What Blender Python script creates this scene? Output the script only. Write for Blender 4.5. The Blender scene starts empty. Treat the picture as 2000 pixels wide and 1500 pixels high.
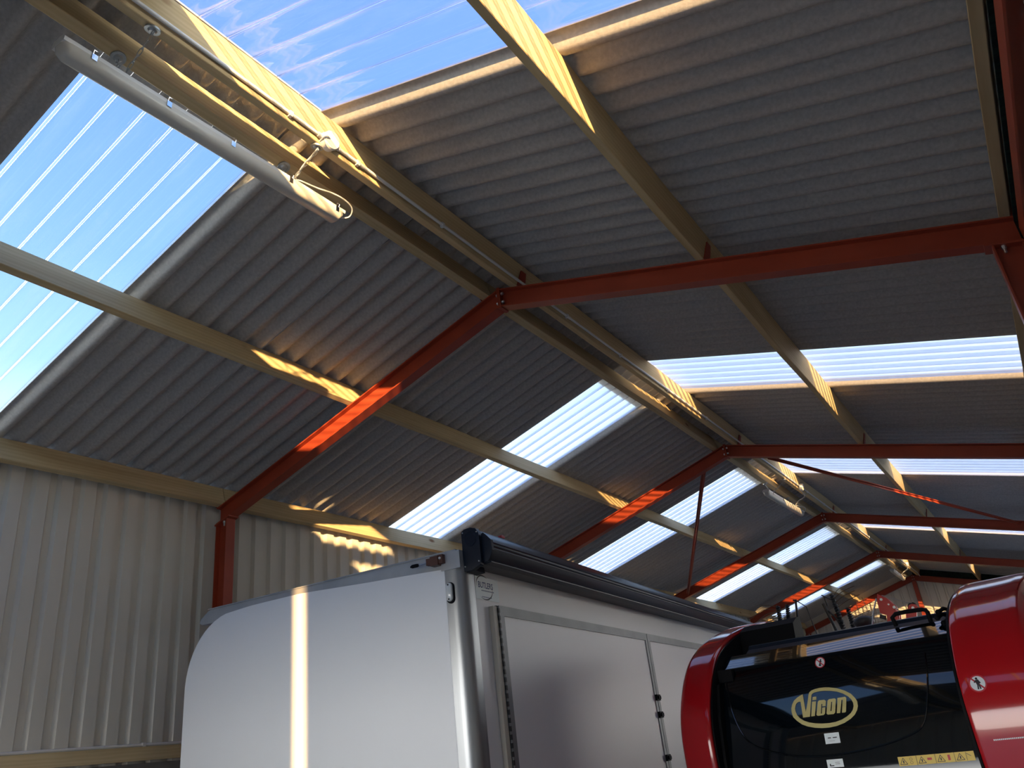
import bpy, bmesh, math, random
from mathutils import Vector, Matrix
random.seed(7)
SC = bpy.context.scene
COL = SC.collection
R = math.radians
EYE = 1.5                       # camera height above the floor

# ------------------------------------------------------------------ camera
cam_d = bpy.data.cameras.new('camera'); cam = bpy.data.objects.new('camera', cam_d); COL.objects.link(cam)
cam_d.sensor_width = 36; cam_d.lens = 1554.2 / 2000 * 36; cam_d.clip_start = 0.02; cam_d.clip_end = 500
cam.location = (2.4208, 0, EYE); cam.rotation_euler = (2.003628, 0.108480, 0.585182)
SC.camera = cam

# ------------------------------------------------------------------ colour management
SC.view_settings.view_transform = 'Standard'; SC.view_settings.look = 'None'
SC.view_settings.gamma = 1; SC.view_settings.use_curve_mapping = False
SC.view_settings.exposure = 2.5

# ------------------------------------------------------------------ sky
world = bpy.data.worlds.new('evening_sky'); SC.world = world; world.use_nodes = True
nt = world.node_tree; nt.nodes.clear()
wo = nt.nodes.new('ShaderNodeOutputWorld'); bg = nt.nodes.new('ShaderNodeBackground')
tc = nt.nodes.new('ShaderNodeTexCoord'); sep = nt.nodes.new('ShaderNodeSeparateXYZ')
rp = nt.nodes.new('ShaderNodeValToRGB')
nt.links.new(tc.outputs['Generated'], sep.inputs[0]); nt.links.new(sep.outputs['Z'], rp.inputs[0])
nt.links.new(rp.outputs[0], bg.inputs[0]); nt.links.new(bg.outputs[0], wo.inputs[0])
cr = rp.color_ramp
stops = [(0.0, (1, .95, .86)), (.13, (.92, .92, .90)), (.19, (.165, .180, .19)), (.34, (.130, .157, .173)), (.395, (.092, .129, .160)), (.44, (.063, .107, .157)), (.55, (.041, .077, .145)), (.66, (.032, .063, .138)), (.80, (.028, .053, .128))]
while len(cr.elements) < len(stops): cr.elements.new(.5)
for e, (p, c) in zip(cr.elements, stops): e.position = p; e.color = (*c, 1)
bg.inputs[1].default_value = 1.75

# ------------------------------------------------------------------ sun (low, golden)
sun_d = bpy.data.lights.new('sun', 'SUN'); sun = bpy.data.objects.new('sun', sun_d); COL.objects.link(sun)
sun_d.energy = 4.2; sun_d.angle = R(.7); sun_d.color = (1.0, .60, .25)
SUN_AZ, SUN_EL = R(42), R(6.5)
sd = Vector((-math.cos(SUN_AZ) * math.cos(SUN_EL), math.sin(SUN_AZ) * math.cos(SUN_EL), -math.sin(SUN_EL)))
sun.rotation_euler = sd.to_track_quat('-Z', 'Y').to_euler(); sun.location = (20, -18, 8)

# ------------------------------------------------------------------ materials
def mat(name, base=(.5, .5, .5), rough=.6, metal=0, noise=None, bump=None, spec=.5, coat=0, vary=0):
    m = bpy.data.materials.new(name); m.use_nodes = True; n = m.node_tree; b = n.nodes['Principled BSDF']
    b.inputs['Base Color'].default_value = (*base, 1); b.inputs['Roughness'].default_value = rough; b.inputs['Metallic'].default_value = metal
    b.inputs['Specular IOR Level'].default_value = spec; b.inputs['Coat Weight'].default_value = coat; b.inputs['Coat Roughness'].default_value = .03
    if noise or bump:
        t = n.nodes.new('ShaderNodeTexCoord'); mp = n.nodes.new('ShaderNodeMapping'); n.links.new(t.outputs['Object'], mp.inputs[0])
    if noise:                                            # (scale, dark, light, (stretch))
        sc, lo, hi, st = noise
        mp.inputs['Scale'].default_value = st
        nz = n.nodes.new('ShaderNodeTexNoise'); nz.inputs['Scale'].default_value = sc; nz.inputs['Detail'].default_value = 6
        r = n.nodes.new('ShaderNodeValToRGB'); r.color_ramp.elements[0].position = .3; r.color_ramp.elements[1].position = .7
        r.color_ramp.elements[0].color = (*lo, 1); r.color_ramp.elements[1].color = (*hi, 1)
        n.links.new(mp.outputs[0], nz.inputs[0]); n.links.new(nz.outputs[0], r.inputs[0]); n.links.new(r.outputs[0], b.inputs['Base Color'])
    if bump:
        nb = n.nodes.new('ShaderNodeTexNoise'); nb.inputs['Scale'].default_value = bump[0]; nb.inputs['Detail'].default_value = 4
        n.links.new(t.outputs['Object'], nb.inputs[0])
        bp = n.nodes.new('ShaderNodeBump'); bp.inputs['Strength'].default_value = bump[1]; bp.inputs['Distance'].default_value = .01
        n.links.new(nb.outputs[0], bp.inputs['Height']); n.links.new(bp.outputs[0], b.inputs['Normal'])
    return m

def timber_mat(name, a, bcol, knot):
    m = bpy.data.materials.new(name); m.use_nodes = True; n = m.node_tree; b = n.nodes['Principled BSDF']; b.inputs['Roughness'].default_value = .7
    b.inputs['Specular IOR Level'].default_value = .25
    t = n.nodes.new('ShaderNodeTexCoord'); oi = n.nodes.new('ShaderNodeObjectInfo')
    add = n.nodes.new('ShaderNodeVectorMath'); add.operation = 'MULTIPLY_ADD'
    cmb = n.nodes.new('ShaderNodeCombineXYZ')
    for i in range(3): n.links.new(oi.outputs['Random'], cmb.inputs[i])
    n.links.new(cmb.outputs[0], add.inputs[0]); add.inputs[1].default_value = (7, 31, 13); n.links.new(t.outputs['Object'], add.inputs[2])
    mp = n.nodes.new('ShaderNodeMapping'); mp.inputs['Scale'].default_value = (1, .09, 1); n.links.new(add.outputs[0], mp.inputs[0])
    # growth rings cut lengthwise
    w = n.nodes.new('ShaderNodeTexWave'); w.wave_type = 'RINGS'; w.rings_direction = 'Y'; w.inputs['Scale'].default_value = 16
    w.inputs['Distortion'].default_value = 5; w.inputs['Detail'].default_value = 2.5; w.inputs['Detail Scale'].default_value = 1.6
    n.links.new(mp.outputs[0], w.inputs[0])
    nz = n.nodes.new('ShaderNodeTexNoise'); nz.inputs['Scale'].default_value = 9; nz.inputs['Detail'].default_value = 5; n.links.new(mp.outputs[0], nz.inputs[0])
    mx = n.nodes.new('ShaderNodeMix'); mx.data_type = 'FLOAT'; mx.inputs[0].default_value = .88
    n.links.new(w.outputs[1], mx.inputs[2]); n.links.new(nz.outputs[0], mx.inputs[3])
    r = n.nodes.new('ShaderNodeValToRGB'); r.color_ramp.elements[0].position = .25; r.color_ramp.elements[1].position = .75
    r.color_ramp.elements[0].color = (*a, 1); r.color_ramp.elements[1].color = (*bcol, 1); n.links.new(mx.outputs[0], r.inputs[0])
    # knots
    mk = n.nodes.new('ShaderNodeMapping'); mk.inputs['Scale'].default_value = (1, .45, 1); n.links.new(add.outputs[0], mk.inputs[0])
    v = n.nodes.new('ShaderNodeTexVoronoi'); v.inputs['Scale'].default_value = 3.6; n.links.new(mk.outputs[0], v.inputs[0])
    kr = n.nodes.new('ShaderNodeValToRGB'); kr.color_ramp.elements[0].position = .04; kr.color_ramp.elements[1].position = .10
    kr.color_ramp.elements[0].color = (1, 1, 1, 1); kr.color_ramp.elements[1].color = (0, 0, 0, 1); n.links.new(v.outputs['Distance'], kr.inputs[0])
    m2 = n.nodes.new('ShaderNodeMix'); m2.data_type = 'RGBA'; n.links.new(kr.outputs[0], m2.inputs[0]); n.links.new(r.outputs[0], m2.inputs[6]); m2.inputs[7].default_value = (*knot, 1)
    n.links.new(m2.outputs[2], b.inputs['Base Color'])
    return m

M = {}
M['timber'] = timber_mat('sawn_pine', (.44, .32, .16), (.66, .52, .30), (.25, .11, .04))
M['red'] = mat('red_oxide_paint', rough=.42, noise=(3.0, (.30, .043, .018), (.38, .058, .024), (1, 1, 1)), bump=(40, .06), spec=.4)
M['cement'] = mat('fibre_cement', rough=.75, noise=(55, (.37, .35, .325), (.47, .45, .42), (1, 1, 1)), bump=(120, .12), spec=.3)
M['cladding'] = mat('cream_coated_steel', rough=.38, noise=(1.2, (.60, .57, .49), (.66, .63, .55), (1, 1, 1)), spec=.4)
M['concrete'] = mat('concrete', rough=.85, noise=(8, (.15, .145, .14), (.23, .225, .215), (1, 1, 1)), bump=(60, .2))
M['yard'] = mat('yard_gravel', rough=.9, noise=(3, (.52, .49, .43), (.62, .59, .52), (1, 1, 1)))
M['bolt'] = mat('zinc_plate', (.62, .62, .62), .35, .8)
M['plastic'] = mat('white_plastic', (.72, .71, .68), .35)
M['diffuser'] = mat('opal_diffuser', (.66, .63, .55), .25, noise=(2, (.62, .59, .51), (.69, .66, .58), (1, 1, 1)))
M['galv'] = mat('galvanised_steel', rough=.4, metal=.7, noise=(30, (.30, .32, .32), (.50, .52, .52), (1, 1, 1)))
M['chrome'] = mat('chrome', (.8, .8, .8), .12, 1)
M['grp'] = mat('white_gelcoat', (.70, .72, .73), .42, noise=(.9, (.80, .81, .81), (.84, .85, .84), (1, 1, 1)), spec=.3)
M['grp_side'] = mat('white_panel', (.72, .70, .70), .38, spec=.35)
M['alu'] = mat('brushed_aluminium', rough=.34, metal=.75, noise=(6, (.27, .285, .30), (.36, .375, .39), (4, 4, .3)))
M['alu_dull'] = mat('dull_aluminium', rough=.45, metal=.4, noise=(7, (.36, .375, .385), (.43, .45, .46), (1, 1, 1)))
M['anthracite'] = mat('anthracite_casing', (.008, .013, .024), .32, spec=.35)
M['black'] = mat('black_plastic', (.004, .004, .005), .7, spec=.15)
M['gloss_black'] = mat('gloss_black_paint', (.0015, .003, .005), .06, coat=1.0, spec=.15, bump=(2.2, .015))
M['gloss_red'] = mat('gloss_red_paint', (.38, .008, .012), .12, spec=.3, coat=.55, bump=(2.5, .02))
M['implement_red'] = mat('implement_red', (.62, .028, .022), .35, coat=.3)
M['rubber'] = mat('rubber', (.016, .017, .018), .5)
M['gold'] = mat('gold_transfer', (.50, .43, .17), .4)
M['white_label'] = mat('white_label', (.68, .74, .76), .4)
M['yellow_label'] = mat('yellow_label', (.62, .42, .03), .4)
M['ink'] = mat('black_ink', (.01, .01, .012), .5)
M['navy_ink'] = mat('navy_ink', (.05, .07, .18), .5)
M['red_ink'] = mat('red_ink', (.45, .02, .03), .5)
M['netting'] = mat('dark_green_netting', rough=.9, noise=(14, (.002, .004, .003), (.012, .035, .022), (1, 3, 1)))
M['brown'] = mat('brown_plastic', (.10, .035, .02), .4)
M['spring'] = mat('dark_spring_steel', (.035, .038, .042), .35, .6)
M['tine'] = mat('weathered_tine_steel', (.20, .13, .07), .4, .6)
M['frame'] = mat('grey_aluminium_frame', rough=.5, metal=.3, noise=(7, (.20, .205, .21), (.25, .255, .26), (1, 1, 1)))
M['beige'] = mat('beige_seal', (.50, .46, .38), .5)

def skylight_mat(name='clear_corrugated_sheet', film=.015):
    m = bpy.data.materials.new(name); m.use_nodes = True; n = m.node_tree; n.nodes.clear()
    out = n.nodes.new('ShaderNodeOutputMaterial'); tr = n.nodes.new('ShaderNodeBsdfTransparent'); tr.inputs[0].default_value = (.90, .93, .95, 1)
    tl = n.nodes.new('ShaderNodeBsdfTranslucent'); tl.inputs[0].default_value = (.92, .94, .96, 1)
    gl = n.nodes.new('ShaderNodeBsdfGlossy'); gl.inputs['Roughness'].default_value = .04; gl.inputs[0].default_value = (1, 1, 1, 1)
    lw = n.nodes.new('ShaderNodeLayerWeight'); lw.inputs[0].default_value = .5
    p5 = n.nodes.new('ShaderNodeMath'); p5.operation = 'POWER'; p5.inputs[1].default_value = 3; n.links.new(lw.outputs['Facing'], p5.inputs[0])
    fr = n.nodes.new('ShaderNodeMapRange'); fr.inputs[3].default_value = .03; fr.inputs[4].default_value = .9; n.links.new(p5.outputs[0], fr.inputs[0])
    t = n.nodes.new('ShaderNodeTexCoord'); sp = n.nodes.new('ShaderNodeSeparateXYZ'); n.links.new(t.outputs['Object'], sp.inputs[0])
    # pale glint line painted into every trough (object Y, pitch .146)
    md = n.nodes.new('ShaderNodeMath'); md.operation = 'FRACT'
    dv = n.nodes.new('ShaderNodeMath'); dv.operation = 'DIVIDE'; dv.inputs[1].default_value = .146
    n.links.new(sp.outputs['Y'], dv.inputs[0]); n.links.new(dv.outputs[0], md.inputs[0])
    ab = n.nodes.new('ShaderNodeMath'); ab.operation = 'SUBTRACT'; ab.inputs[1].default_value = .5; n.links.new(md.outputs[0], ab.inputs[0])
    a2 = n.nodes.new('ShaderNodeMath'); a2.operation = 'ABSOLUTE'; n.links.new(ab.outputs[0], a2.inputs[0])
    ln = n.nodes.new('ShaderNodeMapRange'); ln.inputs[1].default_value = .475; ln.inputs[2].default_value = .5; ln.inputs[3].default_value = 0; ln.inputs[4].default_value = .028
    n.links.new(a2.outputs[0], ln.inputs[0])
    # streaky dried-rain film, drawn out down the slope, also painting the cloudy reflections
    mp = n.nodes.new('ShaderNodeMapping'); mp.inputs['Scale'].default_value = (1.1, 7, 1.1); n.links.new(t.outputs['Object'], mp.inputs[0])
    nz = n.nodes.new('ShaderNodeTexNoise'); nz.inputs['Scale'].default_value = 1.6; nz.inputs['Detail'].default_value = 7; nz.inputs['Roughness'].default_value = .62; n.links.new(mp.outputs[0], nz.inputs[0])
    st = n.nodes.new('ShaderNodeMapRange'); st.inputs[1].default_value = .50; st.inputs[2].default_value = .72; st.inputs[3].default_value = film; st.inputs[4].default_value = film + .10
    n.links.new(nz.outputs[0], st.inputs[0])
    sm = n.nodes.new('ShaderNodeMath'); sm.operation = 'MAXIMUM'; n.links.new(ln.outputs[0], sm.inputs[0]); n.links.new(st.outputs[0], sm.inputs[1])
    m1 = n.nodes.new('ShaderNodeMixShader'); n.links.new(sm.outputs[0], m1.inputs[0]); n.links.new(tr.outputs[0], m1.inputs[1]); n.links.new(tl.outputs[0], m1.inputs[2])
    m2 = n.nodes.new('ShaderNodeMixShader'); n.links.new(fr.outputs[0], m2.inputs[0]); n.links.new(m1.outputs[0], m2.inputs[1]); n.links.new(gl.outputs[0], m2.inputs[2])
    n.links.new(m2.outputs[0], out.inputs[0])
    return m
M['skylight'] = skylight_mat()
M['skylight_hazy'] = skylight_mat('painted_haze_sheet', .42)  # far sheets: grazing-view whiteness painted as a film, to light the far bays

def clear_lens():
    m = mat('clear_lens', (.62, .64, .62), .15, coat=.8); return m
M['lens'] = clear_lens()

# ------------------------------------------------------------------ building helpers
class MB:
    def __init__(s): s.v = []; s.f = []
    def add(s, vs, fs):
        o = len(s.v); s.v += [tuple(v) for v in vs]; s.f += [tuple(o + i for i in f) for f in fs]; return s
    def box(s, x0, x1, y0, y1, z0, z1):
        return s.add([(x, y, z) for x in (x0, x1) for y in (y0, y1) for z in (z0, z1)],
                     [(0, 1, 3, 2), (4, 6, 7, 5), (0, 4, 5, 1), (2, 3, 7, 6), (0, 2, 6, 4), (1, 5, 7, 3)])
    def loft(s, rings, close=True, cap=True):
        n = len(rings[0]); vs = [p for r in rings for p in r]; fs = []
        for i in range(len(rings) - 1):
            for j in range(n if close else n - 1):
                k = (j + 1) % n; fs.append((i * n + j, i * n + k, (i + 1) * n + k, (i + 1) * n + j))
        if cap and close: fs.append(tuple(range(n))[::-1]); fs.append(tuple((len(rings) - 1) * n + j for j in range(n)))
        return s.add(vs, fs)
    def prism(s, poly, f0, f1):                       # f0,f1 map 2D point -> 3D
        return s.loft([[f0(p) for p in poly], [f1(p) for p in poly]])
    def beam(s, a, b, w, h, up=(0, 0, 1)):            # square bar between a and b
        a = Vector(a); b = Vector(b); d = (b - a).normalized(); x = d.cross(Vector(up)).normalized(); z = x.cross(d)
        return s.loft([[p + x * i * w / 2 + z * j * h / 2 for i, j in ((-1, -1), (1, -1), (1, 1), (-1, 1))] for p in (a, b)])
    def tube(s, pts, r, n=8, closed=False, cap=True):
        pts = [Vector(p) for p in pts]; rings = []; L = len(pts); u = None
        for i, p in enumerate(pts):
            if closed: d = (pts[(i + 1) % L] - pts[i - 1]).normalized()
            else: d = (pts[min(i + 1, L - 1)] - pts[max(i - 1, 0)]).normalized()
            if u is None: u = d.orthogonal().normalized()
            u = (u - d * u.dot(d)).normalized(); w = d.cross(u); rr = r[i] if isinstance(r, (list, tuple)) else r
            rings.append([p + (u * math.cos(2 * math.pi * k / n) + w * math.sin(2 * math.pi * k / n)) * rr for k in range(n)])
        if closed: rings.append(rings[0])
        return s.loft(rings, cap=cap and not closed)
    def disc(s, c, axis, r, t, n=20, r2=None):        # short cylinder
        c = Vector(c); a = Vector(axis).normalized(); u = a.orthogonal().normalized(); w = a.cross(u); r2 = r if r2 is None else r2
        return s.loft([[c + a * k * t / 2 + (u * math.cos(2 * math.pi * i / n) + w * math.sin(2 * math.pi * i / n)) * q for i in range(n)] for k, q in ((-1, r), (1, r2))])
    def ball(s, c, r, n=10, sc=(1, 1, 1)):
        rings = []
        for i in range(1, n):
            th = math.pi * i / n
            rings.append([(c[0] + sc[0] * r * math.sin(th) * math.cos(2 * math.pi * j / (2 * n)), c[1] + sc[1] * r * math.sin(th) * math.sin(2 * math.pi * j / (2 * n)), c[2] - sc[2] * r * math.cos(th)) for j in range(2 * n)])
        return s.loft(rings)
    def mesh(s, name, off=(0, 0, 0), smooth=False):
        me = bpy.data.meshes.new(name); me.from_pydata([(v[0] - off[0], v[1] - off[1], v[2] - off[2]) for v in s.v], [], s.f)
        bm = bmesh.new(); bm.from_mesh(me); bmesh.ops.remove_doubles(bm, verts=bm.verts, dist=1e-5); bmesh.ops.recalc_face_normals(bm, faces=bm.faces); bm.to_mesh(me); bm.free()
        if smooth:
            for p in me.polygons: p.use_smooth = True
            me.set_sharp_from_angle(angle=R(smooth if smooth is not True else 40))
        return me
    def build(s, name, m, parent=None, smooth=False, label=None):
        """one mesh object; with a parent its coordinates are the parent's own, without one it stands at its own centre"""
        if parent is None:
            lo = [min(v[i] for v in s.v) for i in range(3)]; hi = [max(v[i] for v in s.v) for i in range(3)]
            off = ((lo[0] + hi[0]) / 2, (lo[1] + hi[1]) / 2, lo[2])
        else: off = (0, 0, 0)
        o = bpy.data.objects.new(name, s.mesh(name, off, smooth)); COL.objects.link(o); o.location = off
        if m: o.data.materials.append(M[m])
        if parent: o.parent = parent
        if label: o['label'] = label
        return o

def tag(o, label=None, cat=None, group=None, kind=None):
    if label: o['label'] = label
    if cat: o['category'] = cat
    if group: o['group'] = group
    if kind: o['kind'] = kind
    return o
def empty(name, loc, rz=0):
    o = bpy.data.objects.new(name, None); COL.objects.link(o); o.location = loc; o.rotation_euler.z = rz; o.empty_display_size = .1; return o
def struct(mb, name, m, smooth=False): return tag(mb.build(name, m, smooth=smooth), kind='structure')

# ------------------------------------------------------------------ dimensions of the shed
PITCH = 0.28332; SA, CA, TA = math.sin(PITCH), math.cos(PITCH), math.tan(PITCH)
H = 2.7529 + EYE               # underside of the rafters at the ridge
DEP, FLG = .1338, .086         # steel section
PD = .1655                     # purlin depth
BAY = 4.57; F1 = 4.0445 + .043 # centre line of the nearest frame in view
FR = [F1 + i * BAY for i in range(5)]
YS, YE = -.55, FR[4] + .35     # front and back end of the building
XC = 2.765                     # inner face of the columns
XW = 2.95                      # wall cladding
def sl(side, x, n):            # x along the slope (horizontal), n square to it, from the rafter underside
    return side * (x + n * SA), H - x * TA + n * CA
def zat(x, n): return H - x * TA + n / CA      # height of the plane n at horizontal distance x

# ------------------------------------------------------------------ ground, floor
struct(MB().box(-XW, XW, YS, YE, -.15, 0), 'floor', 'concrete')
struct(MB().box(-60, 60, -60, 90, -.4, -.16), 'ground', 'yard')

# ------------------------------------------------------------------ corrugated roof
CP, CAMP = .146, .057
def corrugated(side, y0, y1, x0, x1, lift=0.0, th=.006, open_=False):
    mb = MB(); nst = max(2, int((y1 - y0) / CP * 12)); rows = []
    for i in range(nst + 1):
        y = y0 + (y1 - y0) * i / nst
        c = .5 - .5 * math.cos(2 * math.pi * y / CP)
        c = .5 + .5 * math.tanh(1.1 * (2 * c - 1)) / math.tanh(1.1)
        rows.append((y, DEP + PD + .0015 + lift + CAMP * c))
    def P(y, n, x):
        X, Z = sl(side, x, n); return (X, y, Z)
    lo = [[P(y, n, x) for x in (x0, x1)] for y, n in rows]; hi = [[P(y, n + th, x) for x in (x0, x1)] for y, n in rows]
    N = len(rows); vs = [p for r in lo for p in r] + ([] if open_ else [p for r in hi for p in r]); fs = []; o = 2 * N
    for i in range(N - 1):
        a = 2 * i; fs.append((a, a + 1, a + 3, a + 2))
        if not open_:
            fs.append((o + a, o + a + 2, o + a + 3, o + a + 1)); fs.append((a, a + 2, o + a + 2, o + a)); fs.append((a + 1, o + a + 1, o + a + 3, a + 3))
    if not open_: fs.append((0, o, o + 1, 1)); e = 2 * N - 2; fs.append((e, e + 1, o + e + 1, o + e))
    return mb.add(vs, fs)
SKY = [(1.28, 2.28), (6.15, 7.12), (10.00, 11.00), (14.78, 15.78), (19.60, 20.52)]
XR0, XR1 = -.08, 3.12
k = 1
for side, sname in ((-1, 'left'), (1, 'right')):
    roof = MB(); y = YS - .25
    cuts = list(SKY) + [(YE + .15, None)]
    for a, b in cuts:
        seams = [y]
        if side < 0 and y < 3.2 < a: seams.append(3.222)
        seams.append(a + .03)
        for i in range(len(seams) - 1):
            c = corrugated(side, seams[i] + (.006 if i else 0), seams[i + 1] - (.006 if i < len(seams) - 2 else 0), XR0, XR1); roof.add(c.v, c.f)
            if i:      # dark lapping sheet over the seam
                c = corrugated(side, seams[i] - .07, seams[i] + .07, XR0, XR1, lift=.03); roof.add(c.v, c.f)
        if b is None: break
        y = b - .03
        w = corrugated(side, a - .02, b + .02, XR0, XR1 + .02, lift=.008, open_=True)
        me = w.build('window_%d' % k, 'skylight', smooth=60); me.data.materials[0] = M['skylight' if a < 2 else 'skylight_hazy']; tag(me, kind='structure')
        # keep the corrugation phase of the painted glint lines: object origin on a whole pitch
        dy = me.location.y - round(me.location.y / CP) * CP
        me.data.transform(Matrix.Translation((0, dy, 0))); me.location.y -= dy
        k += 1
    struct(roof, 'ceiling_' + sname, 'cement', smooth=60)
# ridge cap
cap = MB(); nn = DEP + PD + .067
cap.loft([[(sx * x, y, z) for sx, x, z in ((-1, .36, zat(.36, nn)), (1, 0, zat(0, nn) + .01), (1, .14, zat(.14, nn)), (1, .14, zat(.14, nn + .01)), (1, 0, zat(0, nn + .02) + .01), (-1, .36, zat(.36, nn + .01)))] for y in (YS - .2, YE + .1)])
struct(cap, 'trim_1', 'cement')

# ------------------------------------------------------------------ walls
def boxprofile(axis, fixed, a0, a1, z0, ztop, out, pitch=.168, depth=.03, flats=(.085, .018, .047, .018)):
    """trapezoidal steel cladding; axis 'y' runs along the side walls, 'x' along the gables; out = +1/-1 away from the room"""
    pts = []; a = a0
    while a < a1:
        for da, d in ((0, 0), (flats[0], 0), (flats[0] + flats[1], depth), (flats[0] + flats[1] + flats[2], depth)):
            if a + da <= a1: pts.append((a + da, d))
        a += pitch
    pts.append((a1, 0)); mb = MB(); th = .0025
    def P(a, d, z): return (fixed + out * d, a, z) if axis == 'y' else (a, fixed + out * d, z)
    zt = ztop if callable(ztop) else (lambda a: ztop)
    inn = [[P(a, d, z0), P(a, d, zt(a))] for a, d in pts]; outr = [[P(a, d + th, z0), P(a, d + th, zt(a))] for a, d in pts]
    N = len(pts); vs = [p for r in inn for p in r] + [p for r in outr for p in r]; fs = []; o = 2 * N
    for i in range(N - 1):
        b = 2 * i; fs += [(b, b + 1, b + 3, b + 2), (o + b, o + b + 2, o + b + 3, o + b + 1), (b, b + 2, o + b + 2, o + b), (b + 1, o + b + 1, o + b + 3, b + 3)]
    e = 2 * N - 2; fs += [(0, o, o + 1, 1), (e, e + 1, o + e + 1, o + e)]
    return mb.add(vs, fs)
ZSILL = EYE + .22
zeave = zat(XW, DEP + PD) - .005
struct(boxprofile('y', -XW, YS, YE, ZSILL - .02, zeave, -1), 'wall_left', 'cladding')
struct(MB().box(-XW - .12, -XW + .0, YS, YE, 0, ZSILL - .02), 'baseboard_left', 'concrete')
# right wall: slot beside the door; two bays opened to add fill light
rw = MB()
for ya, yb_ in ((YS, -.405), (-.352, FR[1]), (FR[3], YE)):
    c = boxprofile('y', XW + .005, ya, yb_, 0, EYE + 1.9, 1); rw.add(c.v, c.f)
struct(rw, 'wall_right', 'cladding')
struct(MB().box(XW + .02, XW + .03, YS, YE, EYE + 1.88, zeave).box(2.892, XW + .02, YS, YE, EYE + 2.038, EYE + 2.046), 'trim_2', 'netting')
# unseen blocks added out in the yard to cut off the low sun
for xa, xb, ya, yb_ in ((9.0, 16.0, -5.25, 30), (3.4, 9.0, -30, -6.3)):
    nb = MB(); nb.box(xa, xb, ya, yb_, -.16, 4.45); nb.loft([[(x, y, z) for x, z in ((xa - .1, 4.42), (xb + .1, 4.42), ((xa + xb) / 2, 4.75))] for y in (ya - .02, yb_ + .02)])
    tag(nb.build('added_sun_blocker', 'cladding'), kind='structure')
# back gable, cladding up to the rafter, netting above on the right
bk = boxprofile('x', FR[4] + .07, -XW, XW, 0, lambda a: zat(abs(a), .04), 1, pitch=.2, flats=(.13, .015, .04, .015))
struct(bk, 'wall_back', 'cladding')
net = MB(); yb = FR[4] + .11; gl_ = MB()
for s in (-1, 1):
    (net if s > 0 else gl_).loft([[(s * x, y, zat(x, n)) for x, n in ((0, .02), (XW, .02), (XW, DEP + PD), (0, DEP + PD))] for y in (yb, yb + .01)])
struct(net, 'trim_3', 'netting'); struct(gl_, 'trim_4', 'cladding')
# unseen front gable, its wide door opening sized for fill light
fw = MB()
DOOR = (-2.75, 2.40, EYE + .88)        # left, right, head
for xa, xb, zb in ((DOOR[1], XW + .05, 0), (DOOR[0], DOOR[1], DOOR[2]), (-XW, DOOR[0], 0)):
    c = boxprofile('x', YS - .0, xa, xb, zb, lambda a: zat(abs(a), DEP + PD - .01), -1, pitch=.2, flats=(.13, .015, .04, .015)); fw.add(c.v, c.f)
struct(fw, 'wall_front', 'cladding')

# ------------------------------------------------------------------ portal frames
def isec(w, d, tf=.009, tw=.006):   # I outline, x across the flange, n through the depth
    a, t = w / 2, tw / 2
    return [(-a, 0), (a, 0), (a, tf), (t, tf), (t, d - tf), (a, d - tf), (a, d), (-a, d), (-a, d - tf), (-t, d - tf), (-t, tf), (-a, tf)]
names = ['nearest and largest red steel portal frame', 'second red steel portal frame from the camera, over the white trailer',
         'third red steel portal frame from the camera, beyond the diagonal braces', 'red steel portal frame, fourth from the camera, far down the shed',
         'red steel gable frame against the cream back wall']
XO = XC + .127
rows_x = {'left eaves': (-1, 2.80), 'left mid-slope': (-1, 1.336), 'left ridge': (-1, .040), 'right ridge': (1, .060), 'right mid-slope': (1, 1.336), 'right eaves': (1, 2.80)}
for i, fy in enumerate(FR):
    root = empty('portal_frame', (0, fy, 0)); tag(root, names[i], 'steel frame', 'red steel portal frames carrying the roof')
    for s in (-1, 1):
        sec = isec(FLG, DEP)
        r = MB(); r.loft([[(s * x, a, zat(x, n)) for a, n in sec] for x in (0.006, XO)]); r.build('rafter', 'red', root)
        c = MB(); c.loft([[(s * (XC + n * .127 / DEP), a, 0 if k == 0 else zat(XC + n * .127 / DEP, 0)) for a, n in sec] for k in (0, 1)]); c.build('column', 'red', root)
        # plates at the knee and at the ridge
        g = MB(); g.loft([[(s * x, y, zat(x, 0) + dz) for x, dz in ((XC - .03, -.010), (XO + .01, -.010), (XO + .01, .001), (XC - .03, .001))] for y in (-.05, .05)]); g.build('knee_plate', 'red', root)
        b = MB()
        b.disc((s * (XC + .045), -.026, zat(XC + .045, 0) - .018), (0, 0, 1), .012, .016, 6).disc((s * (XC + .045), -.026, zat(XC + .045, 0) - .034), (0, 0, 1), .007, .03, 8)
        b.build('bolt', 'bolt', root)
        pl = MB().box(min(s * .001, s * .011), max(s * .001, s * .011), -.048, .048, H - .012, H + DEP + .012); pl.build('apex_plate', 'red', root)
        for dz in (.035, .10):
            for yy in (-.026,):
                MB().disc((s * .02, yy, H + dz), (1, 0, 0), .011, .016, 6).build('bolt', 'bolt', root)
    for nm, (s, x) in rows_x.items():
        # cleat standing on the rafter beside each purlin
        lo = x + (.048 if 'right' in nm or True else 0); cl = MB()
        P = [(lo, DEP), (lo + .006, DEP), (lo + .006, DEP + .12), (lo, DEP + .12)]
        if nm == 'right ridge': P = [(q + .012, n) for q, n in P]
        if nm == 'left ridge': P = [(q + .010, n) for q, n in P]
        def cp(y, q, n): X, Z = sl(s, q, n); return (X, y, Z)
        cl.loft([[cp(y0, P[0][0], P[0][1]), cp(y0, P[1][0], P[1][1]), cp(y1, P[2][0], P[2][1]), cp(y1, P[3][0], P[3][1])] for y0, y1 in ((-.055, -.03), (.04, .03))])
        cl.build('cleat', 'red', root)
    if i == 4: pass

# centre post of the back gable
post = MB(); post.loft([[(a, FR[4] - .045 + n * .0 + (n - .05), z) for a, n in isec(.09, .10)] for z in (0, H - .02)])
tag(post.build('gable_post', 'red'), 'red steel post in the middle of the back gable wall', 'steel post')

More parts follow.
